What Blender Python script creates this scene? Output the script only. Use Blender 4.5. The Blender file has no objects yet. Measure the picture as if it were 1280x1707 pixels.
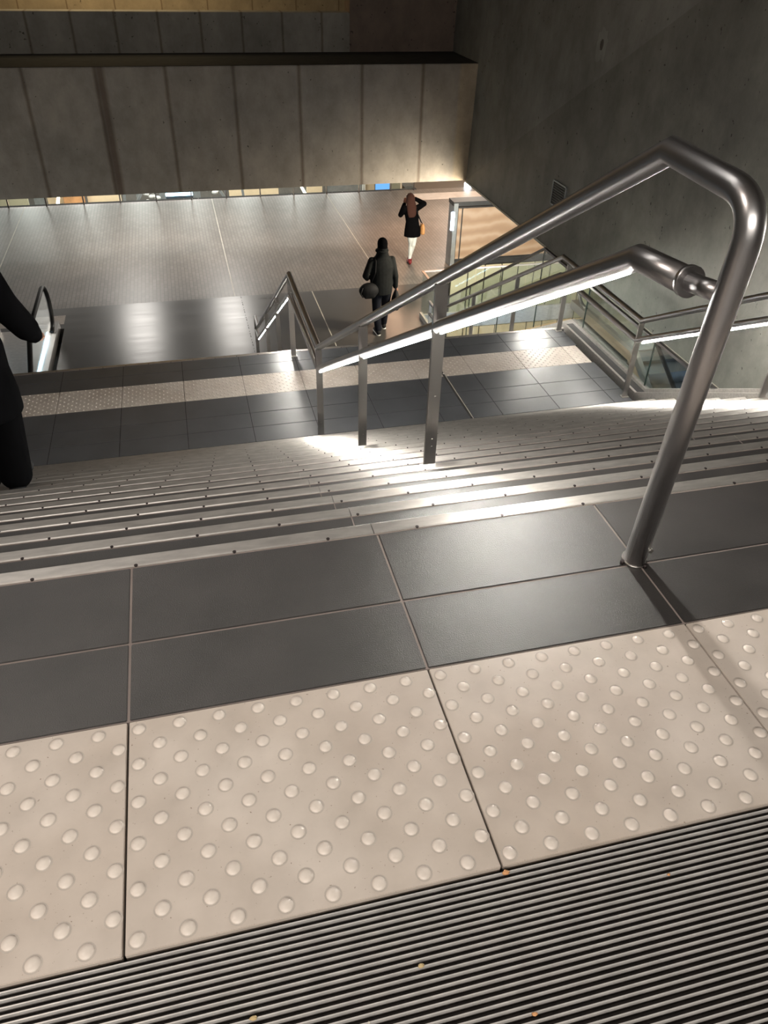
import bpy, bmesh, math, random
from mathutils import Vector, Matrix
random.seed(7)
S = bpy.context.scene
COL = S.collection
PI = math.pi

# ------------------------------------------------------------------ camera
cam = bpy.data.cameras.new('camera')
cam.sensor_fit = 'VERTICAL'; cam.sensor_height = 36.0; cam.sensor_width = 27.0
cam.lens = 1273.876 / 1707.0 * 36.0
cam.clip_start = 0.02; cam.clip_end = 200
camo = bpy.data.objects.new('camera', cam); COL.objects.link(camo)
X = Vector((0.9706, -0.2397, 0.0230)); D = Vector((-0.1284, -0.5961, -0.7925)); F = Vector((0.2037, 0.7663, -0.6094))
M = Matrix(((X.x, -D.x, -F.x), (X.y, -D.y, -F.y), (X.z, -D.z, -F.z)))
camo.matrix_world = Matrix.Translation((0, 0, 1.226)) @ M.to_4x4()
S.camera = camo
S.view_settings.view_transform = 'Standard'; S.view_settings.look = 'None'
S.view_settings.exposure = 0.55; S.view_settings.gamma = 1.0; S.view_settings.use_curve_mapping = False

# ------------------------------------------------------------------ world and room lights
W = bpy.data.worlds.new('world'); S.world = W; W.use_nodes = True
W.node_tree.nodes['Background'].inputs[0].default_value = (0.9, 0.93, 1.0, 1)
W.node_tree.nodes['Background'].inputs[1].default_value = 0.02

def area(name, loc, size, power, color=(1, 1, 1), target=None, size_y=None, spread=None):
    l = bpy.data.lights.new(name, 'AREA'); l.energy = power; l.color = color
    l.shape = 'RECTANGLE'; l.size = size; l.size_y = size_y or size
    if spread: l.spread = spread
    o = bpy.data.objects.new(name, l); COL.objects.link(o); o.location = loc
    d = Vector(target) - Vector(loc) if target else Vector((0, 0, -1))
    o.rotation_euler = d.to_track_quat('-Z', 'Y').to_euler()
    return o
WARM = (1.0, 0.84, 0.70); NEUT = (1.0, 0.95, 0.88); COOL = (0.86, 0.93, 1.0)
area('hall_lamp', (-2.2, 1.2, 3.4), 0.8, 40, (1.0, .87, .76), target=(0.0, 0.6, 0), size_y=0.3)
area('hall_lamp', (-1.0, -2.4, 2.5), 4.0, 130, (1.0, .93, .84), target=(0.2, 14.3, -1.4), size_y=0.7)
area('stair_lamp', (-1.2, 4.2, 3.9), 3.0, 30, NEUT, target=(-1.0, 4.6, -2), size_y=0.5)
for i in range(8):                                   # lamps under the concourse ceiling, past the far edge
    area('concourse_lamp_or_fill', (-7.2 + i * 1.9, 30.6, -2.65), 0.8, 150, (1.0, .97, .92), size_y=2.6)
for lx in (-1.45, 0.95):
    area('concourse_lamp_or_fill', (lx, 20.2, -2.65), 0.7, 80, NEUT, size_y=3.6)
area('concourse_lamp_or_fill', (5.5, 19.3, -2.65), 0.8, 60, (1.0, .62, .40))  # orange light added for the warm reflection on the stone floor
area('concourse_lamp_or_fill', (7.6, 20.5, -2.65), 1.2, 90, WARM)
area('concourse_lamp_or_fill', (8.8, 24.0, -2.65), 1.0, 60, WARM)
area('void_fill', (5.7, 12.4, -2.7), 0.9, 430, (1.0, 0.88, 0.68), target=(6.6, 16.7, -6.0))  # unseen light added to brighten the panelled void wall
area('void_fill', (7.6, 8.0, -6.2), 0.8, 110, (0.45, 0.68, 1.0), target=(7.8, 10, -8))  # added blue fill for the escalator void
area('pit_lamp', (-3.2, 13.2, -5.6), 0.5, 12, (0.35, 0.6, 1.0), target=(-3.2, 14, -4.6))
area('upper_level_lamp', (-1.0, 17.4, 2.2), 3.0, 60, (1.0, 0.78, 0.45), target=(-1.0, 18.6, 0))
area('far_lamp', (0, 25.2, -2.7), 9.0, 420, (1.0, .93, .85), target=(0, 28, -6.2), size_y=.4)

# ------------------------------------------------------------------ materials
def mat(name, color=(.5, .5, .5), rough=.5, metal=0.0, spec=.5):
    m = bpy.data.materials.new(name); m.use_nodes = True
    b = m.node_tree.nodes['Principled BSDF']
    b.inputs['Base Color'].default_value = (*color, 1); b.inputs['Roughness'].default_value = rough
    b.inputs['Metallic'].default_value = metal; b.inputs['Specular IOR Level'].default_value = spec
    return m, m.node_tree, b
def N(nt, t, **kw):
    n = nt.nodes.new(t)
    for k, v in kw.items():
        if k in n.inputs: n.inputs[k].default_value = v
        else: setattr(n, k, v)
    return n
def noise(nt, scale, detail=6, rough=.6, stretch=None):
    tc = nt.nodes.new('ShaderNodeTexCoord'); mp = nt.nodes.new('ShaderNodeMapping')
    nt.links.new(tc.outputs['Object'], mp.inputs[0])
    if stretch: mp.inputs['Scale'].default_value = stretch
    n = N(nt, 'ShaderNodeTexNoise', Scale=scale, Detail=detail, Roughness=rough)
    nt.links.new(mp.outputs[0], n.inputs['Vector']); return n
def ramp(nt, src, stops):
    r = nt.nodes.new('ShaderNodeValToRGB'); e = r.color_ramp.elements
    e[0].position, e[0].color = stops[0][0], (*stops[0][1], 1)
    e[1].position, e[1].color = stops[-1][0], (*stops[-1][1], 1)
    for p, c in stops[1:-1]:
        k = e.new(p); k.color = (*c, 1)
    nt.links.new(src, r.inputs[0]); return r
def bump(nt, b, src, strength=.3, dist=.002):
    bp = nt.nodes.new('ShaderNodeBump'); bp.inputs['Strength'].default_value = strength; bp.inputs['Distance'].default_value = dist
    nt.links.new(src, bp.inputs['Height']); nt.links.new(bp.outputs[0], b.inputs['Normal']); return bp
def mix(nt, fac, a, b_, mode='MIX'):
    m = nt.nodes.new('ShaderNodeMix'); m.data_type = 'RGBA'; m.blend_type = mode
    for s, v in ((0, fac), (6, a), (7, b_)):
        if isinstance(v, (int, float)): m.inputs[s].default_value = v
        elif isinstance(v, tuple): m.inputs[s].default_value = (*v, 1)
        else: nt.links.new(v, m.inputs[s])
    return m.outputs[2]
def sc(c, f): return tuple(x * f for x in c)

def noisy(name, c, rough, metal=0.0, var=.2, scale=6, bs=0.0, bscale=300, spec=.5, stretch=None, dist=.001):
    m, nt, b = mat(name, c, rough, metal, spec)
    n = noise(nt, scale, stretch=stretch)
    r = ramp(nt, n.outputs[0], [(.3, sc(c, 1 - var)), (.7, sc(c, 1 + var))])
    nt.links.new(r.outputs[0], b.inputs['Base Color'])
    if bs:
        n2 = noise(nt, bscale, 2); bump(nt, b, n2.outputs[0], bs, dist)
    return m
M_ = {}
M_['tile'] = noisy('dark porcelain tile', (.040, .037, .036), .36, var=.22, scale=7, bs=.8, bscale=420, dist=.0012, spec=.95)
M_['tile_grey'] = noisy('grey porcelain tile', (.070, .073, .080), .36, var=.18, scale=4, bs=.6, bscale=200, dist=.0018, spec=.9)
M_['grout'] = noisy('grout', (.24, .20, .185), .9, var=.15)
M_['grout_dark'] = noisy('dark joint', (.02, .018, .017), .9)
M_['riser'] = noisy('dark riser tile', (.035, .034, .036), .5, var=.2, bs=.3)
def tactile_mat():
    c = (.56, .50, .45)
    m, nt, b = mat('cream tactile slab', c, .42, 0, .4)
    n = noise(nt, 9); r = ramp(nt, n.outputs[0], [(.25, sc(c, .86)), (.75, sc(c, 1.06))])
    n2 = noise(nt, 160, 2); r2 = ramp(nt, n2.outputs[0], [(.24, (.45, .4, .35)), (.31, (1, 1, 1))])
    n3 = noise(nt, 2.2, 3); r3 = ramp(nt, n3.outputs[0], [(.35, (.86, .83, .80)), (.6, (1, 1, 1))])
    c1 = mix(nt, 1.0, r.outputs[0], r2.outputs[0], 'MULTIPLY'); c2 = mix(nt, 1.0, c1, r3.outputs[0], 'MULTIPLY')
    nt.links.new(c2, b.inputs['Base Color']); return m
M_['tactile'] = tactile_mat()
M_['blister'] = noisy('lightened blister top', (.64, .575, .52), .45, var=.06, scale=60)  # lighter colour stands in for light on the domes
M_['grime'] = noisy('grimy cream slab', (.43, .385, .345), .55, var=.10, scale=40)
M_['alu'] = noisy('worn aluminium nosing', (.56, .53, .50), .38, metal=.85, var=.16, scale=12, stretch=(1, 4, 4), bs=.15, bscale=120)
def steel_mat(name, c, rough):
    m, nt, b = mat(name, c, rough, 1.0)
    n = noise(nt, 3, 3)
    r2 = ramp(nt, n.outputs[0], [(.2, sc(c, .93)), (.8, sc(c, 1.05))]); nt.links.new(r2.outputs[0], b.inputs['Base Color'])
    return m
M_['steel'] = steel_mat('brushed stainless steel', (.44, .43, .435), .33)
M_['steel_bar'] = steel_mat('satin steel bar', (.50, .48, .46), .36)
M_['steel_dark'] = steel_mat('dark steel', (.20, .19, .19), .35)
M_['copper'] = steel_mat('warm bronze steel', (.85, .68, .56), .42)
M_['rubber'] = noisy('black rubber', (.012, .012, .012), .5)
M_['matbase'] = noisy('black mat insert', (.014, .011, .010), .85, var=.4, scale=60)
M_['matrib'] = noisy('ribbed aluminium', (.62, .60, .585), .45, metal=.4, var=.15, scale=30)
M_['screw'] = mat('dark screw', (.05, .04, .04), .5, .8)[0]
M_['white_trim'] = noisy('pale stone trim', (.55, .52, .45), .5)
M_['dust'] = noisy('crumb', (.5, .38, .2), .8)

def concrete(name, c, joints=None, var=.16, rough=.62):
    m, nt, b = mat(name, c, rough, 0, .35)
    n = noise(nt, .9, 8, .65); r = ramp(nt, n.outputs[0], [(.3, sc(c, 1 - var)), (.5, c), (.7, sc(c, 1 + var))])
    n2 = noise(nt, 2.2, 8, .7, stretch=(1.2, 1.2, .8)); r2 = ramp(nt, n2.outputs[0], [(.32, (.74, .74, .74)), (.62, (1.06, 1.06, 1.06))])
    col = mix(nt, 1.0, r.outputs[0], r2.outputs[0], 'MULTIPLY')
    n3 = noise(nt, 17, 3, .5); r3 = ramp(nt, n3.outputs[0], [(.27, (.25, .24, .23)), (.31, (1, 1, 1))])
    col = mix(nt, 1.0, col, r3.outputs[0], 'MULTIPLY')
    if joints:                                         # shutter joints: dirt-filled vertical lines at fixed x
        pitch, phase, width = joints
        tc = nt.nodes.new('ShaderNodeTexCoord'); sx = nt.nodes.new('ShaderNodeSeparateXYZ'); nt.links.new(tc.outputs['Object'], sx.inputs[0])
        nz = noise(nt, 5, 4, stretch=(1, 1, 1.0))
        def mth(op, a, bb):
            k = nt.nodes.new('ShaderNodeMath'); k.operation = op
            for i, v in enumerate((a, bb)):
                if isinstance(v, (int, float)): k.inputs[i].default_value = v
                else: nt.links.new(v, k.inputs[i])
            return k.outputs[0]
        xx = mth('ADD', sx.outputs[0], mth('MULTIPLY', mth('SUBTRACT', nz.outputs[0], .5), .02))
        t = mth('DIVIDE', mth('SUBTRACT', xx, phase), pitch)
        fr = mth('ABSOLUTE', mth('SUBTRACT', mth('FRACT', mth('ADD', t, .5), 0), .5), 0)
        dist = mth('MULTIPLY', fr, pitch)
        rj = ramp(nt, mth('DIVIDE', dist, width), [(.2, (.55, .49, .45)), (1.0, (1, 1, 1))])
        col = mix(nt, 1.0, col, rj.outputs[0], 'MULTIPLY')
        fz = mth('ABSOLUTE', mth('SUBTRACT', xx, -1.0), 0)
        rj2 = ramp(nt, mth('DIVIDE', fz, .09), [(.3, (.5, .42, .38)), (1.0, (1, 1, 1))])
        if pitch > 1: col = mix(nt, 1.0, col, rj2.outputs[0], 'MULTIPLY')
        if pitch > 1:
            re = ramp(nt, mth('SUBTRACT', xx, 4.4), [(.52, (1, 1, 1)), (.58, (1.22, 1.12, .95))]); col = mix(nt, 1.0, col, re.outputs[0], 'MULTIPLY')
    nt.links.new(col, b.inputs['Base Color'])
    nb = noise(nt, 25, 6, .6); bump(nt, b, nb.outputs[0], .35, .006)
    return m
M_['unlit_black'] = noisy('unlit black concrete', (.020, .019, .018), .9, var=.4, scale=5)  # near-black colour standing in for shade on the beam top
M_['patch'] = concrete('pale mortar', (.33, .325, .30), var=.3)
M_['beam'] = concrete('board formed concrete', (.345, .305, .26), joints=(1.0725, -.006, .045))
M_['beam2'] = concrete('board formed concrete upper', (.32, .30, .265), joints=(.705, -.012, .03))
M_['conc'] = concrete('smooth grey concrete', (.20, .195, .175), var=.30, rough=.5)
M_['conc_light'] = concrete('lightened grey concrete', (.255, .25, .228), var=.26, rough=.55)  # paler tone carries the light on the upper wall facet
M_['conc_dark'] = concrete('dark concrete', (.10, .09, .08))
M_['conc_brown'] = concrete('brown concrete', (.21, .155, .125))
M_['conc_tan'] = concrete('tan concrete', (.42, .33, .21), joints=(.9, .1, .02))

def glass(name, tint=(.93, .97, .96), rough=0.0):
    m = bpy.data.materials.new(name); m.use_nodes = True; nt = m.node_tree; nt.nodes.clear()
    o = nt.nodes.new('ShaderNodeOutputMaterial'); t = nt.nodes.new('ShaderNodeBsdfTransparent'); g = nt.nodes.new('ShaderNodeBsdfGlossy')
    t.inputs[0].default_value = (*tint, 1); g.inputs['Roughness'].default_value = rough + .02
    fr = nt.nodes.new('ShaderNodeFresnel'); geo = nt.nodes.new('ShaderNodeNewGeometry'); mr = nt.nodes.new('ShaderNodeMapRange'); mr.inputs[3].default_value = 1.62; mr.inputs[4].default_value = 1 / 1.62
    nt.links.new(geo.outputs['Backfacing'], mr.inputs[0]); nt.links.new(mr.outputs[0], fr.inputs[0])
    k = nt.nodes.new('ShaderNodeMixShader'); nt.links.new(fr.outputs[0], k.inputs[0]); nt.links.new(t.outputs[0], k.inputs[1]); nt.links.new(g.outputs[0], k.inputs[2])
    nt.links.new(k.outputs[0], o.inputs[0]); return m
M_['glass'] = glass('clear guard glass'); M_['glass_edge'] = mat('green glass edge', (.02, .035, .03), .2)[0]

def emit(name, c, s):
    m = bpy.data.materials.new(name); m.use_nodes = True; nt = m.node_tree; nt.nodes.clear()
    o = nt.nodes.new('ShaderNodeOutputMaterial'); e = nt.nodes.new('ShaderNodeEmission'); e.inputs[0].default_value = (*c, 1); e.inputs[1].default_value = s
    nt.links.new(e.outputs[0], o.inputs[0]); return m
M_['led'] = emit('white led strip', (1.0, .965, .88), 420)
M_['led_fill'] = emit('white fill strip', (1.0, .965, .88), 150)  # added strip under the landing rails, out of sight, to brighten the landing
M_['led_blue'] = emit('blue white led', (.5, .78, 1.0), 9)
M_['tube'] = emit('warm lamp tube', (1.0, .85, .62), 9)
M_['lamp_cool'] = emit('cool lamp panel', (.75, .88, 1.0), 7)
M_['screen_blue'] = emit('blue screen', (.16, .42, .95), 1.0)

def brickfloor():
    m, nt, b = mat('small clay pavers', (.2, .18, .16), .41, 0, .55)
    tc = nt.nodes.new('ShaderNodeTexCoord'); mp = nt.nodes.new('ShaderNodeMapping'); mp.inputs['Rotation'].default_value = (0, 0, PI / 2)
    nt.links.new(tc.outputs['Object'], mp.inputs[0])
    br = N(nt, 'ShaderNodeTexBrick', Scale=1.0); nt.links.new(mp.outputs[0], br.inputs['Vector'])
    br.inputs['Color1'].default_value = (.150, .133, .118, 1); br.inputs['Color2'].default_value = (.185, .165, .148, 1); br.inputs['Mortar'].default_value = (.085, .076, .068, 1)
    br.inputs['Brick Width'].default_value = .22; br.inputs['Row Height'].default_value = .078; br.inputs['Mortar Size'].default_value = .0065; br.inputs['Mortar Smooth'].default_value = .2
    n = noise(nt, .6, 4); r = ramp(nt, n.outputs[0], [(.35, (.82, .82, .82)), (.65, (1.12, 1.1, 1.08))])
    nt.links.new(mix(nt, 1.0, br.outputs[0], r.outputs[0], 'MULTIPLY'), b.inputs['Base Color'])
    bump(nt, b, br.outputs['Fac'], -.4, .002); return m
M_['paver'] = brickfloor()
def slabfloor():
    m, nt, b = mat('dark polished stone', (.05, .047, .045), .25, 0, .6)
    n = noise(nt, 1.4, 8, .7, stretch=(.35, 3.5, 1)); r = ramp(nt, n.outputs[0], [(.3, (.048, .045, .042)), (.7, (.062, .058, .054))]); nt.links.new(r.outputs[0], b.inputs['Base Color'])
    r2 = ramp(nt, n.outputs[0], [(.3, (.27,) * 3), (.7, (.34,) * 3)]); nt.links.new(r2.outputs[0], b.inputs['Roughness'])
    n3 = noise(nt, 3, 3, stretch=(.2, 12, 1)); bump(nt, b, n3.outputs[0], .04, .003); return m
M_['slab'] = slabfloor()
def marble():
    m, nt, b = mat('tan veined panel', (.5, .36, .25), .35)
    n = noise(nt, .8, 5, .5, stretch=(.6, 1, 2.4)); wv = N(nt, 'ShaderNodeTexWave', Scale=1.2, Distortion=6.0, Detail=3.0); wv.bands_direction = 'Z'
    tc = nt.nodes.new('ShaderNodeTexCoord'); nt.links.new(tc.outputs['Object'], wv.inputs['Vector'])
    r = ramp(nt, wv.outputs[0], [(0, (.30, .21, .15)), (.6, (.35, .255, .185)), (1, (.40, .31, .24))]); nt.links.new(r.outputs[0], b.inputs['Base Color']); return m
M_['marble'] = marble()
M_['panel_pale'] = noisy('pale olive panel', (.50, .47, .34), .45, var=.08, scale=2)
M_['panel_cream'] = noisy('cream wall panel', (.78, .62, .42), .6, var=.08, scale=2)
M_['panel_rust'] = noisy('orange plywood', (.6, .3, .13), .6, var=.25, scale=3)
M_['ochre'] = noisy('ochre brick wall', (.50, .36, .24), .7, var=.25, scale=9)
M_['dark'] = noisy('dark equipment', (.03, .032, .035), .5)
M_['greymetal'] = noisy('grey painted metal', (.28, .30, .31), .4, metal=.4)
M_['white'] = noisy('white panel', (.7, .7, .68), .5)
M_['coat'] = noisy('black wool', (.003, .003, .0035), 1.0, spec=.03)
M_['jacket'] = noisy('charcoal padded jacket', (.009, .010, .010), .8, var=.3, scale=20, spec=.15)
M_['navy'] = noisy('dark navy trousers', (.006, .007, .012), .85, spec=.2)
M_['whitecloth'] = noisy('white denim', (.62, .66, .66), .85)
M_['skin'] = noisy('skin', (.48, .27, .19), .5)
M_['hair'] = noisy('auburn hair', (.038, .010, .005), .9, var=.4, scale=30, stretch=(6, 6, 1))
M_['darkhair'] = noisy('dark hair', (.010, .008, .007), .8, spec=.15)
M_['redshoe'] = noisy('red leather', (.18, .01, .015), .5)
M_['blackleather'] = noisy('black leather', (.008, .008, .009), .75, spec=.25)
M_['tanleather'] = noisy('tan leather', (.52, .26, .10), .5)
M_['sole'] = noisy('white sole', (.6, .6, .58), .6)

# ------------------------------------------------------------------ mesh helpers
def box(bm, x0, x1, y0, y1, z0, z1, mi=0, bev=0):
    r = bmesh.ops.create_cube(bm, size=1.0)
    for v in r['verts']:
        v.co = Vector((x0 + (v.co.x + .5) * (x1 - x0), y0 + (v.co.y + .5) * (y1 - y0), z0 + (v.co.z + .5) * (z1 - z0)))
    fs = set(f for v in r['verts'] for f in v.link_faces)
    for f in fs: f.material_index = mi
    if bev:
        es = list(set(e for v in r['verts'] for e in v.link_edges))
        rr = bmesh.ops.bevel(bm, geom=es, offset=bev, segments=2, affect='EDGES')
        for f in rr['faces']: f.material_index = mi
def prism(bm, pts, axis, a, b, mi=0):
    """polygon pts (2-D) extruded along axis from a to b; axis x: pts=(y,z); y: (x,z); z: (x,y)"""
    def P(p, t):
        return {'x': (t, p[0], p[1]), 'y': (p[0], t, p[1]), 'z': (p[0], p[1], t)}[axis]
    A = [bm.verts.new(P(p, a)) for p in pts]; B = [bm.verts.new(P(p, b)) for p in pts]
    fs = [bm.faces.new(A), bm.faces.new(list(reversed(B)))]
    n = len(pts)
    for i in range(n): fs.append(bm.faces.new((A[i], B[i], B[(i + 1) % n], A[(i + 1) % n])))
    for f in fs: f.material_index = mi
def fillet(pts, r, n=6):
    pts = [Vector(p) for p in pts]; out = [pts[0]]
    for i in range(1, len(pts) - 1):
        rr = r[i - 1] if isinstance(r, (list, tuple)) else r
        a, b, c = pts[i - 1], pts[i], pts[i + 1]; u = (a - b).normalized(); v = (c - b).normalized()
        ang = u.angle(v)
        if rr <= 0 or ang > 3.1: out.append(b); continue
        t = min(rr / math.tan(ang / 2), (a - b).length * .49, (c - b).length * .49)
        p0, p1 = b + u * t, b + v * t
        for k in range(n + 1):
            s = k / n; out.append(p0 * (1 - s) ** 2 + b * 2 * s * (1 - s) + p1 * s * s)
    out.append(pts[-1]); return out
def tube(bm, pts, r, seg=20, mi=0, cap=True, smooth=True, squash=1.0):
    pts = [Vector(p) for p in pts]; rings = []
    n0 = None
    for i, p in enumerate(pts):
        d0 = (p - pts[i - 1]).normalized() if i else None; d1 = (pts[i + 1] - p).normalized() if i < len(pts) - 1 else None
        if d0 is None: t = d1; k = 1
        elif d1 is None: t = d0; k = 1
        else:
            t = (d0 + d1).normalized(); k = 1 / max(.3, t.dot(d0))
        if n0 is None:
            ref = Vector((1, 0, 0)) if abs(t.x) < .9 else Vector((0, 1, 0))
            n0 = (ref - t * ref.dot(t)).normalized()
        else: n0 = (n0 - t * n0.dot(t)).normalized()
        bn = t.cross(n0).normalized()
        # mitre stretch direction
        md = None
        if d0 is not None and d1 is not None and k > 1.001:
            md = (d0 - d1); md = (md - t * md.dot(t)).normalized()
        ring = []
        rr = r[i] if isinstance(r, (list, tuple)) else r
        for j in range(seg):
            a = 2 * PI * j / seg; o = n0 * math.cos(a) * rr + bn * math.sin(a) * rr * squash
            if md is not None: o += md * o.dot(md) * (k - 1)
            ring.append(bm.verts.new(p + o))
        rings.append(ring)
    fs = []
    for A, B in zip(rings, rings[1:]):
        for j in range(seg):
            f = bm.faces.new((A[j], A[(j + 1) % seg], B[(j + 1) % seg], B[j])); f.smooth = smooth; fs.append(f)
    if cap:
        fs.append(bm.faces.new(list(reversed(rings[0])))); fs.append(bm.faces.new(rings[-1]))
    for f in fs: f.material_index = mi
def sweep(bm, pts, up, w, h, mi=0):
    """rectangular bar swept on pts; up = vector"""
    pts = [Vector(p) for p in pts]; up = Vector(up); rings = []
    for i, p in enumerate(pts):
        a = pts[i - 1] if i else p; b = pts[i + 1] if i < len(pts) - 1 else p
        t = (b - a).normalized(); s = t.cross(up).normalized(); u = s.cross(t).normalized()
        rings.append([bm.verts.new(p + s * x * w / 2 + u * y * h / 2) for x, y in ((-1, -1), (1, -1), (1, 1), (-1, 1))])
    fs = []
    for A, B in zip(rings, rings[1:]):
        for j in range(4): fs.append(bm.faces.new((A[j], A[(j + 1) % 4], B[(j + 1) % 4], B[j])))
    fs += [bm.faces.new(list(reversed(rings[0]))), bm.faces.new(rings[-1])]
    for f in fs: f.material_index = mi
def ball(bm, c, r, seg=16, scale=(1, 1, 1), mi=0, rot=None):
    rr = bmesh.ops.create_uvsphere(bm, u_segments=seg, v_segments=max(6, seg // 2), radius=1)
    for v in rr['verts']:
        q = Vector((v.co.x * r * scale[0], v.co.y * r * scale[1], v.co.z * r * scale[2]))
        if rot: q = rot @ q
        v.co = q + Vector(c)
    for f in set(f for v in rr['verts'] for f in v.link_faces): f.material_index = mi; f.smooth = True
def cyl(bm, c, r, h, axis='z', seg=16, mi=0):
    c = Vector(c); d = {'x': Vector((1, 0, 0)), 'y': Vector((0, 1, 0)), 'z': Vector((0, 0, 1))}[axis] * h / 2
    tube(bm, [c - d, c + d], r, seg, mi)
def new(): return bmesh.new()
def obj(name, bm, mats, parent=None, loc=None):
    bmesh.ops.recalc_face_normals(bm, faces=bm.faces[:])
    me = bpy.data.meshes.new(name); bm.to_mesh(me); bm.free()
    for m in (mats if isinstance(mats, (list, tuple)) else [mats]): me.materials.append(M_[m] if isinstance(m, str) else m)
    o = bpy.data.objects.new(name, me); COL.objects.link(o)
    if loc: o.location = loc
    if parent: o.parent = parent; o.matrix_parent_inverse = Matrix.Identity(4)
    return o
def tag(o, label, cat, group=None, kind=None):
    o['label'] = label; o['category'] = cat
    if group: o['group'] = group
    if kind: o['kind'] = kind
    return o
def thing(name, label, cat, loc=(0, 0, 0), rz=0, group=None):
    o = bpy.data.objects.new(name, None); COL.objects.link(o); o.location = loc; o.rotation_euler = (0, 0, rz); o.empty_display_size = .1
    return tag(o, label, cat, group)
def struct(name, bm, mats, label=None, cat=None):
    o = obj(name, bm, mats); o['kind'] = 'structure'
    if label: o['label'] = label
    if cat: o['category'] = cat
    return o

# ------------------------------------------------------------------ dimensions
R_, T_ = .15875, .28275              # riser, going
Y0, NST = 1.500, 16                  # first nosing, risers per flight
L1 = -R_ * NST                       # landing -2.54
Y1 = 7.81                            # landing's far nosing
L2 = L1 * 2                          # concourse floor -5.08
XW = 5.2                             # right wall
XL, XR = -3.4, 4.22                  # stair width
TX = -.2294                          # tile joint phase

def tiles(bm, xs0, xs1, rows, z, gap=.0052, mi_t=0, mi_g=1, phase=TX, pitch=.6, th=.03, bev=.0015):
    box(bm, xs0, xs1, rows[0], rows[-1], z - .12, z - .0025, mi_g)
    k = math.floor((xs0 - phase) / pitch)
    while phase + k * pitch < xs1:
        a = max(xs0, phase + k * pitch + gap / 2); b = min(xs1, phase + (k + 1) * pitch - gap / 2)
        if b - a > .01:
            for y0, y1 in zip(rows, rows[1:]): box(bm, a, b, y0 + gap / 2, y1 - gap / 2, z - th, z, mi_t, bev)
        k += 1

# ------------------------------------------------------------------ structure: upper floor
bm = new(); tiles(bm, -4.2, XW, [1.0029, 1.209, 1.4605], 0)
box(bm, -4.2, XW, -3.0, 1.455, -.30, -.10, 1)
struct('floor_upper', bm, ['tile', 'grout'], 'dark grey tiled upper floor at the head of the stairs', 'floor')
bm = new(); tiles(bm, XL - 2, 4.17, [5.742, 6.0, 6.265, 6.53, 6.8816], L1); tiles(bm, XL - 2, 4.17, [7.3109, 7.55, Y1 - .035], L1)
box(bm, XL - 2, 4.17, 5.742, Y1 - .04, L1 - .35, L1 - .11, 1)
box(bm, 2.435, 2.465, 5.75, 7.30, L1 - .01, L1 + .0012, 1); box(bm, 2.458, 2.464, 5.9, 7.0, L1 - .01, L1 + .002, 2)
struct('floor_landing', bm, ['tile_grey', 'grout_dark', 'white_trim'], 'grey tiled stair landing between the two flights', 'floor')

# concourse floor
bm = new()
box(bm, -2.52, 4.38, 12.0, 15.85, L2 - .3, L2, 0)
prism(bm, [(4.38, 14.15), (4.95, 14.15), (5.56, 15.85), (4.38, 15.85)], 'z', L2 - .3, L2, 0); prism(bm, [(5.56, 15.85), (5.88, 16.75), (5.56, 16.75)], 'z', L2 - .3, L2, 0)
box(bm, -9, -2.52, 14.85, 15.85, L2 - .3, L2, 0)
box(bm, -9, 5.56, 15.85, 23.2, L2 - .3, L2, 1); box(bm, 5.56, 5.88, 16.75, 23.2, L2 - .3, L2, 1)
box(bm, 5.88, 10.6, 17.0, 23.2, L2 - .3, L2, 1)
box(bm, 6.9, 10.6, 23.2, 24.9, L2 - .3, L2, 0)
for xj in (.82, -4.17, 4.12):
    box(bm, xj - .008, xj + .008, 15.87, 23.19, L2 - .01, L2 + .0015, 2)
box(bm, 2.452, 2.470, 12.05, 15.84, L2 - .01, L2 + .0015, 2)
for k in range(22):                                  # broken dark joint
    box(bm, .932, .944, 13.0 + k * .13, 13.09 + k * .13 - .03 * (k % 3), L2 - .01, L2 + .001, 3)
struct('floor_concourse', bm, ['slab', 'paver', 'white_trim', 'grout_dark'], 'polished dark stone and small paver concourse floor', 'floor')

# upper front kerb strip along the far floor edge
bm = new(); box(bm, -9, 6.9, 23.2, 23.34, L2 - .3, L2 + .004, 0); o = struct('trim_1', bm, ['unlit_black'])

# ------------------------------------------------------------------ walls and beams
bm = new()
yc, zc = 14.35, L1; s = .511
# lower right facet (vertical) and upper facet leaning back behind the crease
def wz(y): return zc + (yc - y) * s
p = [(-4, L1), (yc, L1), (-4 + 0, 4.4)]
ya, yb = -4.0, yc
low = [(yc, L1), (yc - (4.4 - zc) / s, 4.4), (ya, 4.4), (ya, L1)]
prism(bm, low, 'x', XW, XW + .5, 0)
lean = .03
ytop = yc - (4.4 - zc) / s
nrm = Vector((s, 1)).normalized()                     # away from the crease, in (y,z)
def fac(y, z):
    d = (y - yc) * nrm.x + (z - zc) * nrm.y
    return Vector((XW + .018 + lean * max(0, d), y, z))
quad = [(yc, zc), (ytop, 4.4), (15.9, 4.4), (15.9, zc)]
A = [bm.verts.new(fac(*q)) for q in quad]; B = [bm.verts.new(Vector((XW + 1.6, q[0], q[1]))) for q in quad]
ff = [bm.faces.new(A), bm.faces.new(list(reversed(B)))]
for i in range(4): ff.append(bm.faces.new((A[i], B[i], B[(i + 1) % 4], A[(i + 1) % 4])))
for f in ff: f.material_index = 1
struct('wall_right', bm, ['conc', 'conc_light'], 'tall smooth grey concrete side wall right of the stairs', 'wall')
bm = new(); box(bm, XW - .012, XW + .02, 4.0, 14.34, L1 - .03, L1 + .0, 0); struct('trim_2', bm, ['white_trim'])

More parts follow.
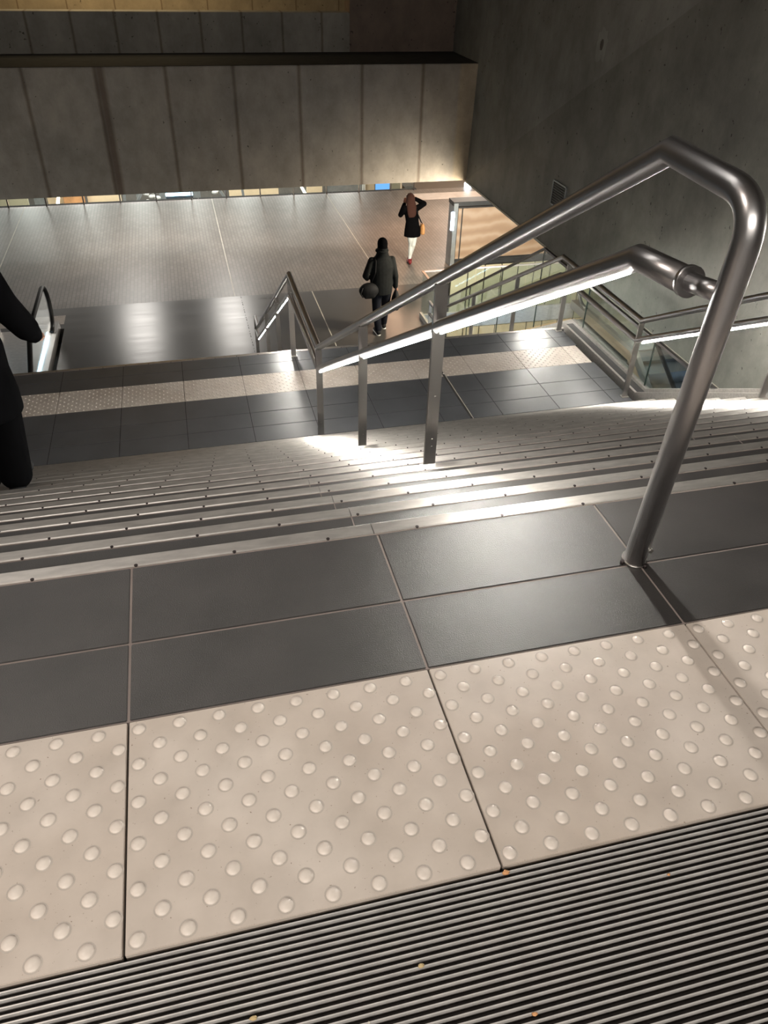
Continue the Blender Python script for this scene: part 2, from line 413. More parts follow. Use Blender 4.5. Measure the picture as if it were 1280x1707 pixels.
bm = new(); box(bm, -9, XW + .12, 14.35, 15.86, -2.55, -.64, 0, .012)
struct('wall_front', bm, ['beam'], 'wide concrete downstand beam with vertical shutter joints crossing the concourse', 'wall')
bm = new(); box(bm, -9, XW + .3, 14.352, 15.85, -.64, -.634, 0); struct('trim_shade', bm, ['unlit_black'])  # thin sheet added on the beam top, black in place of shade
bm = new(); box(bm, -9, 3.315, 15.85, 16.2, -.66, -.03, 0, .01)
struct('wall_parapet', bm, ['beam2'], 'upper concrete parapet set back on top of the big beam', 'wall')
bm = new(); box(bm, 3.315, XW + 1.3, 15.85, 16.3, -.66, 4.4, 0)
struct('wall_corner', bm, ['conc_brown'], 'brown concrete pier in the top corner beside the side wall', 'wall')
bm = new(); box(bm, -9, 5.5, 18.8, 19.1, -.7, 4.4, 0); struct('wall_rear', bm, ['conc_tan'])
bm = new(); box(bm, -9, 7, 16.2, 18.8, -.8, -.5, 0); struct('floor_upper_gallery', bm, ['conc_dark'])
bm = new(); box(bm, -9.3, -9, -4, 34, -11, 4.4, 0); struct('wall_left', bm, ['conc'])
bm = new(); box(bm, -9, XW, -4.3, -4, -.3, 4.4, 0); struct('wall_back', bm, ['conc'])
bm = new(); box(bm, -9.3, XW + 1.6, -4.3, 19.1, 4.4, 4.7, 0); struct('ceiling_upper', bm, ['conc_dark'])
bm = new(); box(bm, -9, 14, 15.9, 34, -2.5, -2.3, 0); box(bm, XW + .5, 14, 4, 15.9, L1, L1 + .2, 0); struct('ceiling_concourse', bm, ['conc'])

bm = new(); q = fac(9.93, .12); ring = []
c0 = bm.verts.new((q.x - .006, q.y, q.z))
for j in range(20):
    a = 2 * PI * j / 20; rr = .20 * random.uniform(.75, 1.15); qq = fac(9.93 + rr * .8 * math.cos(a), .12 + rr * math.sin(a)); ring.append(bm.verts.new((qq.x - .004, qq.y, qq.z)))
for j in range(20): bm.faces.new((c0, ring[j], ring[(j + 1) % 20]))
ball(bm, (q.x - .004, q.y, q.z), .045, 10, (.3, 1, 1.4), 1)
tag(obj('wall_patch', bm, ['patch', 'conc_dark']), 'pale mortar patch with dark hole high on the side wall', 'patch')

# wall vent
t = thing('wall_vent', 'small dark rectangular vent grille with pale frame high on the side wall', 'vent', (XW, 10.4, -1.77))
bm = new()
for a in ((-.22, -.20, -.16, .16), (.20, .22, -.16, .16), (-.2, .2, -.17, -.15), (-.2, .2, .15, .17)): box(bm, -.02, .004, a[0], a[1], a[2], a[3])
obj('frame', bm, 'greymetal', t)
bm = new(); box(bm, -.008, .002, -.2, .2, -.15, .15)
for k in range(9): box(bm, -.014, -.006, -.2, .2, -.14 + k * .033, -.13 + k * .033)
obj('grille', bm, 'dark', t)

# ------------------------------------------------------------------ entrance mat
t = thing('entrance_mat', 'ribbed metal entrance mat in front of the tactile strip at the camera', 'mat', (0, 0, 0))
bm = new(); box(bm, -4.2, XW, -3.0, .5676, -.10, -.012); obj('base', bm, 'matbase', t)
bm = new(); P = .0106; y = .5606
while y > -1.2:
    prism(bm, [(y - .0012, -.013), (y + .0012, -.013), (y + .0010, -.0012), (y - .0010, -.0012)], 'x', -4.2, XW)
    y -= P
obj('rib', bm, 'matrib', t)['kind'] = 'stuff'

# crumbs
def crumb(x, y, z, r, m, lab):
    bm = new(); ball(bm, (0, 0, 0), r, 8, (1, .7, .5))
    for v in bm.verts: v.co *= random.uniform(.75, 1.2)
    o = obj('crumb', bm, m, loc=(x, y, z)); tag(o, lab, 'crumb')
crumb(.198, .4545, .002, .005, 'dust', 'pale round crumb on the mat below the middle slab joint')
crumb(-.051, .4435, .002, .0055, 'dust', 'largest tan crumb low on the mat, left of centre')
crumb(.106, .4005, .002, .0024, 'white_trim', 'tiny whitish crumb on the mat near the bottom edge')
crumb(.372, .5585, .002, .0065, 'panel_rust', 'reddish leaf scrap beside the tactile strip on the mat')
crumb(.338, .356, .002, .0045, 'panel_rust', 'small rusty crumb low on the right side of mat')
crumb(.632, .494, .002, .0032, 'panel_rust', 'rusty crumb on the far right of the mat')

# ------------------------------------------------------------------ tactile strips
def tactile(bm, xa, xb, ya, z, seg, rings, phase=TX, th=.02):
    """slabs .6 x .435 with staggered blisters"""
    k = math.floor((xa - phase) / .6 + 1e-6)
    while phase + k * .6 < xb - .01:
        a = phase + k * .6; aa = max(a, xa) + .0022; bb = min(a + .6, xb) - .0022
        box(bm, aa, bb, ya + .0022, ya + .4353 - .0022, z - th, z + .0005, 0, .0012)
        for r in range(12):
            for c in range(8):
                if r % 2 == 0: x = a + .0200 + c * .0752; y = ya + .4353 - .023 - (r // 2) * .0782
                else: x = a + .0576 + c * .0752 - .0; y = ya + .4353 - .0622 - (r // 2) * .0782
                if x < aa + .012 or x > bb - .012 or y < ya + .014: continue
                rb, h = .0119, .0056
                prev = None
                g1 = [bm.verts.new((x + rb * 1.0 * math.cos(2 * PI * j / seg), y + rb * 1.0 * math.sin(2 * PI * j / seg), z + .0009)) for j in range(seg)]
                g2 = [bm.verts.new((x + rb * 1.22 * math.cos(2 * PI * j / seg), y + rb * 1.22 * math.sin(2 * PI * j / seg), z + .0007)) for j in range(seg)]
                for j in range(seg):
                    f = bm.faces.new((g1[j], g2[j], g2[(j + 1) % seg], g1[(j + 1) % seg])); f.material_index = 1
                for q in range(rings + 1):
                    th_ = q / rings; rr = rb * math.cos(th_ * PI / 2 * .98) if q else rb * 1.08; zz = z + h * math.sin(th_ * PI / 2)
                    if q == rings:
                        top = bm.verts.new((x, y, zz)); 
                        for j in range(seg):
                            f = bm.faces.new((prev[j], prev[(j + 1) % seg], top)); f.smooth = True; f.material_index = 2
                        break
                    ring = [bm.verts.new((x + rr * math.cos(2 * PI * j / seg), y + rr * math.sin(2 * PI * j / seg), zz)) for j in range(seg)]
                    if prev:
                        for j in range(seg):
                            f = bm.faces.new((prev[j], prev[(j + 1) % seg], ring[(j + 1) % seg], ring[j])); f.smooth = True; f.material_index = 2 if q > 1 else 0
                    prev = ring
        k += 1
t = thing('tactile_strip', 'cream blistered tactile warning strip on the upper floor, nearest the mat', 'tactile paving')
bm = new(); box(bm, -4.2, XW, .5676, 1.0029, -.1, -.0195); obj('bedding', bm, 'grout_dark', t)
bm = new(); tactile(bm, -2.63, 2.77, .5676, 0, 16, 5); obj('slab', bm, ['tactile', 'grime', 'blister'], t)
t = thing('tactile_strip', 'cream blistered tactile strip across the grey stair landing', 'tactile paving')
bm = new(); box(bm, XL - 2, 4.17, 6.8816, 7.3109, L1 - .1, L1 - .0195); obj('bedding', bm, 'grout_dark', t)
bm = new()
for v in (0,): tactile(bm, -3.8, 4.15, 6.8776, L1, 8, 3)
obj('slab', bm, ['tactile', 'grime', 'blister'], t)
bm = new(); tactile(bm, -4.4, -2.54, 15.06, L2, 6, 2, phase=-2.54); tag(obj('tactile_strip', bm, ['tactile', 'grime', 'blister']), 'short cream tactile strip on the concourse at the left escalator end', 'tactile paving')
bm = new(); box(bm, 6.45, 9.8, 22.1, 22.75, L2 - .01, L2 + .004); tag(obj('tactile_strip', bm, ['tactile', 'grime', 'blister']), 'pale tactile strip across the far right of the concourse', 'tactile paving')

# ------------------------------------------------------------------ staircases
def nosing_mesh(bm, y, z, joints, xl, xr):
    prev = xl
    for j in joints + [xr]:
        prism(bm, [(y - .043, z - .012), (y - .043, z + .002), (y - .038, z + .0035), (y - .004, z + .0035), (y + .001, z), (y + .001, z - .028), (y - .006, z - .028), (y - .006, z - .012)], 'x', prev + .001, j - .001, 0)
        prism(bm, [(y - .0460, z - .004), (y - .0432, z - .004), (y - .0432, z + .0006), (y - .0460, z + .0006)], 'x', prev, j, 2)
        prev = j
    x = xl + .07 + (y * 7.3 % 1) * .1
    while x < xr:
        cyl(bm, (x, y - .0395, z + .0025), .0046, .003, 'z', 8, 1); x += .232
def flight(label, y0, z0, n0, xl, xr, with_top):
    t = thing('staircase', label, 'staircase', (0, 0, 0))
    rows = range(0, NST)
    for n in rows:
        yf = y0 + n * T_; zt = z0 - n * R_
        bm = new()
        if n > 0:
            box(bm, xl, xr, yf - T_ + .004, yf - .043, zt - .03, zt, 0)
            box(bm, xl, xr, yf - .043, yf - .003, zt - .03, zt - .012, 0)
        else:
            box(bm, xl, xr, yf - .04, yf - .003, zt - .03, zt - .012, 0)
        box(bm, xl, xr, yf - .014, yf - .004, zt - R_, zt - .028, 1)          # riser under the nosing
        box(bm, xl, xr, yf - .10, yf - .014, zt - R_ - .05, zt - .03, 1)
        for xj in (-1.437, .363, 2.163, 3.963):                               # thin joints in the tread
            if n > 0 and xl < xj < xr: box(bm, xj - .0015, xj + .0015, yf - T_ + .006, yf - .044, zt - .001, zt + .0008, 2)
            if xl < xj < xr: box(bm, xj - .0015, xj + .0015, yf - .0045, yf - .003, zt - R_ + .002, zt - .029, 2)
        st = obj('step', bm, ['tile', 'riser', 'grout'], t)
        bm = new(); nosing_mesh(bm, yf, zt, [j for j in (-1.437, .363, 2.163, 3.963) if xl < j < xr], xl, xr)
        obj('nosing', bm, ['alu', 'screw', 'grout'], st)
    # carriage under the steps
    bm = new(); ye = y0 + (NST - 1) * T_
    prism(bm, [(y0 - .02, z0 - .22), (ye, z0 - (NST) * R_ - .06), (ye, z0 - NST * R_ - .35), (y0 - .02, z0 - .55)], 'x', xl, xr); obj('carriage', bm, 'conc_dark', t)
    return t
flight('broad upper flight of dark steps with aluminium nosings, under the camera', Y0, 0, 0, XL, XR, True)
flight('lower flight of dark steps dropping from the landing to the concourse', Y1, L1, 0, -2.5, XR, True)

# stringer and kerb along the right side of stairs and landing
bm = new(); ye = Y0 + (NST - 1) * T_ + .28
def pz(y): return -(y - Y0) * R_ / T_
prism(bm, [(-3, -.3), (-3, .02), (1.35, .02), (6.10, L1 + .035), (Y1 + .05, L1 + .035), (Y1 + .05, L1 - .3), (6.0, L1 - .3), (1.3, -.3)], 'x', 4.235, 4.262, 0)
struct('trim_3', bm, ['alu'])
bm = new()
prism(bm, [(-3, -.3), (-3, .03), (1.36, .03), (6.13, L1 + .045), (Y1 + .10, L1 + .045), (Y1 + 16 * T_, L2 + .10), (14.1, L2 + .10), (14.1, L2 - .3), (Y1 + 15 * T_, L2 - .3), (Y1, L1 - .4), (6.0, L1 - .4), (1.3, -.4)], 'x', 4.37, 4.42, 0)
struct('trim_4', bm, ['alu'], 'metal kerb channel carrying the glass guard at the side of the stairs', 'kerb')
bm = new(); box(bm, 4.27, 4.37, 5.8, Y1 + .05, L1 - .2, L1 + .012, 0); struct('trim_5', bm, ['rubber'])

# ------------------------------------------------------------------ handrails
def zu(y): return .880 - (y - 1.466) * .5614
def zl(y): return .655 - (y - 1.4955) * .5614
YA, YB, YE = 5.955, 7.68, 12.30
ZU1, ZL1 = zu(YA), zl(YA)
def rail_path(kind, x, YA, YB):
    ZU1, ZL1 = zu(YA), zl(YA)
    if kind == 'u':
        end = ZU1 - (YE - YB) * .5614
        return fillet([(x, 1.222, 0), (x, 1.168, .865), (x, 1.466, .880), (x, YA, ZU1), (x, YB, ZU1), (x, YE, end), (x, YE + .42, end)], [.085, 0, 0, 0, 0], 8)
    end = ZL1 - (YE - YB) * .5614
    return [Vector(p) for p in [(x, 1.305, .672), (x, 1.4955, .655), (x, YA + .02, ZL1), (x, YB, ZL1), (x, YE, end), (x, YE + .42, end)]]
def handrail(x, label, YA=5.955, YB=7.70):
    ZU1, ZL1 = zu(YA), zl(YA)
    t = thing('handrail', label, 'handrail', (x, 1.222, 0))
    off = Vector((-x, -1.222, 0))
    def mv(ps): return [Vector(p) + off for p in ps]
    bm = new(); tube(bm, mv(rail_path('u', x, YA, YB)), .0265, 28); obj('upper_rail', bm, 'steel', t)
    lp = rail_path('l', x, YA, YB)
    bm = new(); tube(bm, mv(lp), .0285, 28); lr = obj('lower_rail', bm, 'steel', t)
    bm = new(); tube(bm, mv([(x, 1.19, .690), (x, 1.30, .6735)]), .019, 20); tube(bm, mv([(x, 1.296, .674), (x, 1.308, .673)]), .0325, 24); obj('rail_bracket', bm, 'steel', t)
    bm = new(); tube(bm, mv([(x, 1.2225, .002), (x, 1.222, .008)]), .031, 20)
    obj('foot_flange', bm, 'steel_bar', t); bm = new()
    for dx in (-.036, .012): cyl(bm, Vector((x + dx, 1.222 + (-.005 if dx < 0 else -.03), .006)) + off, .005, .010, 'z', 8); obj('fixing_bolt', bm, 'screw', t); bm = new()
    cyl(bm, Vector((x + .018, 1.199, .05)) + off, .006, .012, 'y', 8)
    obj('fixing_bolt', bm, 'steel_bar', t)
    # light strips under the lower rail; the landing run is added fill
    def low(y):
        if y < YA + .02: return zl(y)
        if y < YB: return ZL1
        return ZL1 - (y - YB) * .5614
    # posts: flat bars
    def tread(y):
        if y < Y0 + 15 * T_: return -math.ceil((y - Y0) / T_) * R_
        if y < Y1: return L1
        return max(L2, L1 - math.ceil((y - Y1) / T_) * R_)
    def up(y):
        if y < YA: return zu(y)
        if y < YB: return ZU1
        if y < YE: return ZU1 - (y - YB) * .5614
        return ZU1 - (YE - YB) * .5614
    ys = [2.83, 4.33 if x > 2 else 4.245, YA, 7.72 if x > 2 else 7.665, 9.05, 10.55, 12.66]
    for y in ys:
        bm = new(); box(bm, -.0275, .0275, y - .008 - 1.222, y + .010 - 1.222, tread(y), up(y) - .022, 0, .002)
        box(bm, -.038, .038, y - .03 - 1.222, y + .03 - 1.222, tread(y), tread(y) + .006, 0)
        for zz in (.12, .16, .38): cyl(bm, (.004, y - .009 - 1.222, tread(y) + zz), .004, .005, 'y', 8)
        ball(bm, (0, y - 1.222, low(y) + .030), .013, 10)
        obj('post', bm, 'steel_bar', t)
    segs = [(1.52, 2.79), (2.87, ys[1] - .05), (ys[1] + .05, YA - .07), (YA + .25, YB - .2), (YB + .06, 8.96), (9.14, 10.46), (10.64, 12.20)]
    for a, b in segs:
        d = Vector((0, b - a, low(b) - low(a))).normalized(); nn = Vector((0, -d.z, d.y)); 
        if abs(d.z) < .01: nn = Vector((0, 0, 1))
        dr = (-nn * .96 + Vector((-1, 0, 0)) * (.0 if (x > 2 and b < YB) or abs(d.z) < .01 else .28)).normalized()
        pa = Vector((x, a, low(a))) + off + dr * (.0285 if x < 2 else .0305); pb = Vector((x, b, low(b))) + off + dr * .0285
        bm = new(); sweep(bm, [pa, pb], dr, .0050 if x < 2 else .008, .0045); obj('light_strip', bm, 'led_fill' if abs(d.z) < .01 else 'led', t)  # the level landing run is an added strip, out of sight
    return t
handrail(.964, 'central stainless double handrail down the stairs with lit lower rail, nearest the camera')
handrail(4.125, 'right-hand stainless double handrail beside the glass guard and side wall', YA=6.10, YB=7.90)

# ------------------------------------------------------------------ glass guard along the stair side
t = thing('glass_guard', 'low clear glass guard with dark top rail along the right stair side', 'glass guard', (4.395, 7, L1))
def gtop(y):
    if y < 8.95: return -2.005
    if y < 12.7: return -2.005 - (y - 8.95) * (4.165 - 2.005) / (12.7 - 8.95)
    return -4.165
def gbot(y):
    if y < 6.2: return pz(y) + .03
    if y < Y1 + .1: return L1 + .04
    if y < Y1 + 16 * T_: return L1 + .07 - (y - Y1 - .1) * .56
    return L2 + .09
cuts = [5.15, 6.20, 7.655, 8.95, 10.2, 11.45, 12.7, 13.25]
for a, b in zip(cuts, cuts[1:]):
    bm = new(); ya_, yb_ = a + .006, b - .006
    ps = [(ya_, gbot(ya_))] + ([(6.2, gbot(6.2))] if a < 6.2 < b else []) + ([(7.91, gbot(7.91))] if a < 7.91 < b else []) + [(yb_, gbot(yb_)), (yb_, gtop(yb_))] + [(ya_, gtop(ya_))]
    prism(bm, [(y - 7, z - L1) for y, z in ps], 'x', -.006, .006); obj('glass_pane', bm, 'glass', t)
    bm = new(); box(bm, -.0065, .0065, b - .008 - 7, b + .002 - 7, gbot(b) - L1, gtop(b) - L1); obj('pane_joint', bm, 'glass_edge', t)
bm = new(); sweep(bm, [(0, y - 7, gtop(y) - L1 + .012) for y in (5.05, 8.95, 12.7, 13.25)], (0, 0, 1), .035, .028); obj('top_rail', bm, 'steel_dark', t)
# concourse glass guard, crossing
t = thing('glass_guard', 'clear glass guard with bronze top rail on the concourse by the stair foot', 'glass guard', (4.4, 14.1, L2))
for k in range(3):
    bm = new(); box(bm, .02 + k * 1.1, 1.1 + k * 1.1, .02, .032, .02, .90); obj('glass_pane', bm, 'glass', t)
bm = new(); sweep(bm, [(-.0, -.80, .925), (0, .03, .925)], (0, 0, 1), .045, .03); sweep(bm, [(-.02, .026, .925), (3.4, .026, .925)], (0, 0, 1), .03, .03); obj('top_rail', bm, 'copper', t)
bm = new(); box(bm, -.011, .001, -.79, .0, .11, .90); obj('glass_pane', bm, 'glass', t)
bm = new(); box(bm, .03, 3.4, .0, .05, -.3, .03); obj('base_channel', bm, 'alu', t)

# ------------------------------------------------------------------ kiosk wall with lit corner, and panelled void wall
t = thing('panelled_headwall', 'tan veined panel block with dark top and lit steel corner, behind the stair guard', 'panel block', (5.86, 16.76, L2))
bm = new(); box(bm, .09, 3.9, .02, .30, 0, 1.32); obj('core', bm, 'dark', t)
bm = new(); box(bm, .23, 2.38, -.005, .03, .17, 1.30); box(bm, 2.42, 2.66, -.005, .03, .17, 1.30); box(bm, 2.70, 3.85, -.005, .03, .17, 1.30); box(bm, .12, .20, -.005, .03, .17, 1.30); obj('veined_panel', bm, 'marble', t)
bm = new(); box(bm, .0, .10, -.04, .32, -.0, 1.42, 0, .004); obj('corner_post', bm, 'greymetal', t)
bm = new(); box(bm, -.012, 3.9, -.03, .33, 1.36, 1.45, 0, .004); obj('cap', bm, 'dark', t)
bm = new(); box(bm, -.05, .02, -.06, -.005, .84, 1.24, 0, .004); obj('lamp', bm, 'lamp_cool', t)
bm = new(); box(bm, .12, 3.9, -.02, .02, .10, .14); obj('skirting', bm, 'dark', t)
bm = new(); box(bm, 5.88, 11, 16.72, 16.95, -11, L2 - .001, 0)
for k in range(9):
    a = 5.9 + k * .42; box(bm, a + .01, a + .40, 16.69, 16.73, -6.6, L2 - .001, 1); box(bm, a + .01, a + .40, 16.69, 16.73, -11, -6.62, 2)
struct('wall_void', bm, ['grout_dark', 'panel_pale', 'panel_cream'], 'pale olive panelled wall below the concourse seen through the glass guard', 'wall')
bm = new(); box(bm, 9.6, 9.9, 4, 16.7, -11, L1, 0); struct('wall_void_side', bm, ['conc'])
bm = new(); prism(bm, [(4.40, 14.2), (4.93, 14.2), (5.86, 16.70), (5.6, 16.70), (4.8, 14.5), (4.40, 14.5)], 'z', -11, L2 - .3, 0); struct('wall_void_return', bm, ['panel_cream'])
bm = new(); box(bm, -9, 11, 3, 34, -11.2, -11, 0); struct('floor_basement', bm, ['conc'])
bm = new(); box(bm, 4.3, 4.45, 3, 14.1, -11, -2.95, 0) if False else prism(bm, [(3, -1.5), (6, L1 - .4), (Y1, L1 - .4), (12.2, L2 - .3), (14.1, L2 - .3), (14.1, -11), (3, -11)], 'x', 4.30, 4.33, 0); struct('wall_stair_side', bm, ['conc_dark'])

# ------------------------------------------------------------------ escalators (going down towards the camera)
def escalator(name_label, x0, wid, ynose, ybend, led='led_blue', n=16, mirror=False, glassy=True, ledtop=False):
    t = thing('escalator', name_label, 'escalator', (x0, ynose, L2))
    lo = -4.6; yl = ybend + lo / .577 - ynose                     # belt drop of 4.6 m
    yb = ybend - ynose; sl = .577; zb = .95
    for sx in (0, wid):
        nose = [Vector((sx, yb, zb)), Vector((sx, -.42, zb))]
        for k in range(1, 12):
            a = PI / 2 - PI * k / 12; nose.append(Vector((sx, -.42 + .40 * math.cos(a), zb - .40 + .40 * math.sin(a))))
        nose += [Vector((sx, -.5, .15))]
        path = [Vector((sx, yl, zb + lo))] + nose
        bm = new()
        tube(bm, path, .042, 12, squash=.7); obj('handrail_belt', bm, 'rubber', t)
        poly = [(p.y, p.z - .03 if p.z > .6 else p.z) for p in path[:-1]] + [(-.5, .16), (yb, .16), (yl, .16 + lo)]
        bm = new(); prism(bm, poly, 'x', sx - .005, sx + .005); obj('glass_balustrade', bm, 'glass', t)
        bm = new(); prism(bm, [(yl, .16 + lo), (yb, .16), (.02, .14), (.02, -.02), (yb, -.02), (yl, lo - .1)], 'x', sx - .09, sx + .09); obj('skirt_deck', bm, 'steel_bar', t)
        bm = new(); q = .05 if sx == 0 else -.05
        off = (zb - .07) if ledtop else .19
        xx = sx + (q if not ledtop else q * .4)
        sweep(bm, [(xx, yl, off + lo), (xx, yb, off), (xx, -.6, off)], (0, 0, 1), .02, .02); obj('light_strip', bm, led, t)
    bm = new(); box(bm, .09, wid - .09, yb + .3, .0, -.04, .005); obj('comb_plate', bm, 'alu', t)
    bm = new(); k = 0; y = yb + .3
    while y > yl:
        z = -.0 if y > yb else -(yb - y) * sl
        box(bm, .1, wid - .1, y - .40, y - .01, z - .25, z - .02, 0)
        y -= .40; k += 1
    obj('step_band', bm, 'steel_dark', t)
    bm = new(); prism(bm, [(yl, lo - .3), (yb, -.3), (.0, -.3), (.0, -1.1), (yb, -1.1), (yl, lo - 1.2)], 'x', -.1, wid + .1); obj('truss', bm, 'greymetal', t)
    return t
escalator('escalator end with glass balustrade and black belt at left, behind the man on the stairs', -3.75, 1.07, 14.88, 12.6)
escalator('farther escalator in the void, with a bright light line along its balustrade top', 7.75, 1.2, 14.0, 11.5, ledtop=True)

# ------------------------------------------------------------------ far side fence and things beyond
t = thing('glass_fence', 'long glass fence with slim posts along the far edge of the concourse', 'fence', (0, 23.16, L2))
xs = [-8.45 + .968 * k for k in range(16)] + [6.78]
for x in xs:
    bm = new(); box(bm, x - .016, x + .016, -.03, .03, -.25, 1.05); obj('post', bm, 'steel_dark', t)
bm = new()
for a, b in zip(xs, xs[1:]): 
    if b - a > .3: box(bm, a + .02, b - .02, -.006, .006, .03, 1.0)
obj('glass_pane', bm, 'glass', t)
bm = new(); box(bm, -8.6, 6.8, -.025, .025, 1.0, 1.05); obj('top_rail', bm, 'steel_dark', t)
bm = new(); box(bm, 6.9, 10.8, 24.9, 25.1, -11, -2.5, 0); struct('wall_far_right', bm, ['ochre'], 'ochre brick wall at the far right end of the concourse', 'wall')
bm = new(); box(bm, -9, 14, 33.5, 33.8, -11, -2.3, 0); struct('wall_far', bm, ['conc_dark'])
def panel(x0, x1, y, z0, z1, m, lab, cat='panel', th=.12, name='wall_panel'):
    bm = new(); box(bm, x0, x1, y, y + th, z0, z1, 0, .01); return tag(obj(name, bm, m), lab, cat)
panel(-6.2, -4.9, 28, -8, -5.2, 'panel_pale', 'olive banded panel at the far left beyond the fence')
panel(-4.7, -4.35, 27.9, -8, -5.2, 'greymetal', 'grey column beyond the fence, left of the bright lamp tube', 'column')
panel(-4.3, -3.35, 28, -8, -5.2, 'panel_cream', 'cream panel behind the left bright lamp tube')
panel(-3.75, -3.1, 27.6, -8, -5.2, 'panel_rust', 'orange plywood panel beyond the fence right of left lamp tube')
panel(-3.05, -1.98, 28, -8, -5.2, 'panel_cream', 'cream panel right of the orange plywood beyond the fence')
panel(1.6, 3.3, 28, -8, -5.2, 'panel_cream', 'broad cream panel beyond the middle of the fence')
panel(4.3, 4.85, 28, -8, -5.2, 'panel_cream', 'narrow cream panel right of the right lamp tube')
panel(5.0, 6.25, 28, -8, -6.05, 'greymetal', 'grey striped machine cover beyond the fence behind a white frame', 'machine')
panel(5.0, 6.25, 27.95, -6.08, -5.95, 'white', 'white horizontal rail over the grey machine cover', 'rail')
panel(6.28, 6.38, 27.9, -8, -5.2, 'white', 'white upright post right of the grey machine cover', 'post')
panel(6.42, 6.75, 28, -8, -5.2, 'panel_cream', 'small cream panel left of the blue screen')
panel(6.8, 7.3, 28, -8, -5.2, 'screen_blue', 'bright blue screen beyond the right end of the fence', 'screen')
panel(7.35, 8.3, 28, -8, -5.2, 'panel_pale', 'olive panel behind the cream crossed bars')
def bar(p0, p1, w, m, lab, cat, name):
    bm = new(); sweep(bm, [p0, p1], (0, 1, 0), .08, w); return tag(obj(name, bm, m), lab, cat)
bar((-4.2, 26, -7.5), (-3.55, 26, -5.2), .17, 'tube', 'bright slanted lamp tube beyond the left part of the fence', 'lamp', 'lamp_tube')
bar((3.6, 26, -5.2), (4.35, 26, -6.6), .15, 'tube', 'bright slanted lamp tube beyond the right part of the fence', 'lamp', 'lamp_tube')
t = thing('crossed_bars', 'pale yellow crossed bars beyond the fence near the woman', 'sign', (7.75, 26.9, -6.1))
bm = new(); sweep(bm, [(-.45, 0, -.5), (.35, 0, .5)], (0, 1, 0), .06, .07); obj('bar', bm, 'white', t)
bm = new(); sweep(bm, [(-.35, .08, .5), (.45, .08, -.5)], (0, 1, 0), .06, .16); obj('bar', bm, 'panel_cream', t)
# dark lift motor / opening in the centre
t = thing('lift_car', 'dark square opening with grey jambs and blue lit head beyond the fence', 'lift', (-.1, 27.6, -6.4))
bm = new(); box(bm, -.62, -.42, 0, .2, -2, .8); box(bm, .46, .72, 0, .2, -2, .8); obj('jamb', bm, 'greymetal', t)
bm = new(); box(bm, -.42, .46, .1, .2, -2, .8); obj('door', bm, 'dark', t)
bm = new(); box(bm, -.42, .46, .02, .1, .25, .33); obj('light_strip', bm, 'led_blue', t)
for (xa, xb, zz) in ((-2.0, -.9, 0), (1.9, .9, 1), (-1.9, -1.75, 2), (-1.4, -1.4, 3), (2.1, 1.95, 4)):
    lab = ['dark slanting steel brace left of the lit opening beyond fence', 'dark slanting steel brace right of the lit opening beyond fence', 'short grey strut beyond the fence beside cream panel', 'upright grey strut left of the lit opening beyond fence', 'short grey strut beside broad cream panel beyond fence'][zz]
    bar((xa, 27.0 + .1 * zz, -7.0), (xb, 27.0 + .1 * zz, -5.3), .10, 'greymetal', lab, 'brace', 'steel_brace')
for x, z, lab in ((-.95, -6.12, 'shiny crumpled white duct wrap left of the lit opening'), (1.04, -5.95, 'shiny crumpled white duct wrap right of the lit opening')):
    bm = new()
    for k in range(9): ball(bm, (x + random.uniform(-.22, .22), 27.4 + random.uniform(0, .2), z + random.uniform(-.12, .16)), random.uniform(.05, .11), 8, (1, 1, .6))
    tag(obj('duct_wrap', bm, 'white'), lab, 'duct')
bm = new(); cyl(bm, (0, 0, .05), .11, .10); ball(bm, (0, 0, .12), .09, 12); tag(obj('floor_spotlight', bm, 'lamp_cool', loc=(8.55, 23.3, L2)), 'small glaring floor spotlight at the far right of the concourse', 'lamp')

# ------------------------------------------------------------------ people
def capsule(bm, a, b, ra, rb, n=10, seg=14):
    a, b = Vector(a), Vector(b); d = (b - a); L = d.length
    if L < 1e-5: ball(bm, a, max(ra, rb), seg); return
    d.normalize(); pts = []; rs = []
    for k in range(5): th = PI / 2 * k / 5; pts.append(a - d * ra * math.cos(th)); rs.append(max(ra * math.sin(th), .0008))
    pts.append(a); rs.append(ra); pts.append(b); rs.append(rb)
    for k in range(1, 6): th = PI / 2 * k / 5; pts.append(b + d * rb * math.sin(th)); rs.append(max(rb * math.cos(th), .0008))
    tube(bm, pts, rs, seg)
def solid(name, bm, m, parent, voxel=.012, smooth=8):
    o = obj(name, bm, m, parent)
    r = o.modifiers.new('remesh', 'REMESH'); r.mode = 'VOXEL'; r.voxel_size = voxel; r.use_smooth_shade = True
    s_ = o.modifiers.new('smooth', 'SMOOTH'); s_.iterations = smooth; s_.factor = .5
    return o
def chain(bm, pts, rs):
    for (a, b), (ra, rb) in zip(zip(pts, pts[1:]), zip(rs, rs[1:])): capsule(bm, a, b, ra, rb)
def loft(bm, sections, seg=20):
    """sections: (cx,cy,z,rx,ry)"""
    rings = []
    for cx, cy, z, rx, ry in sections:
        rings.append([bm.verts.new((cx + rx * math.cos(2 * PI * j / seg), cy + ry * math.sin(2 * PI * j / seg), z)) for j in range(seg)])
    for A_, B_ in zip(rings, rings[1:]):
        for j in range(seg):
            f = bm.faces.new((A_[j], A_[(j + 1) % seg], B_[(j + 1) % seg], B_[j])); f.smooth = True
    bm.faces.new(list(reversed(rings[0]))); bm.faces.new(rings[-1])
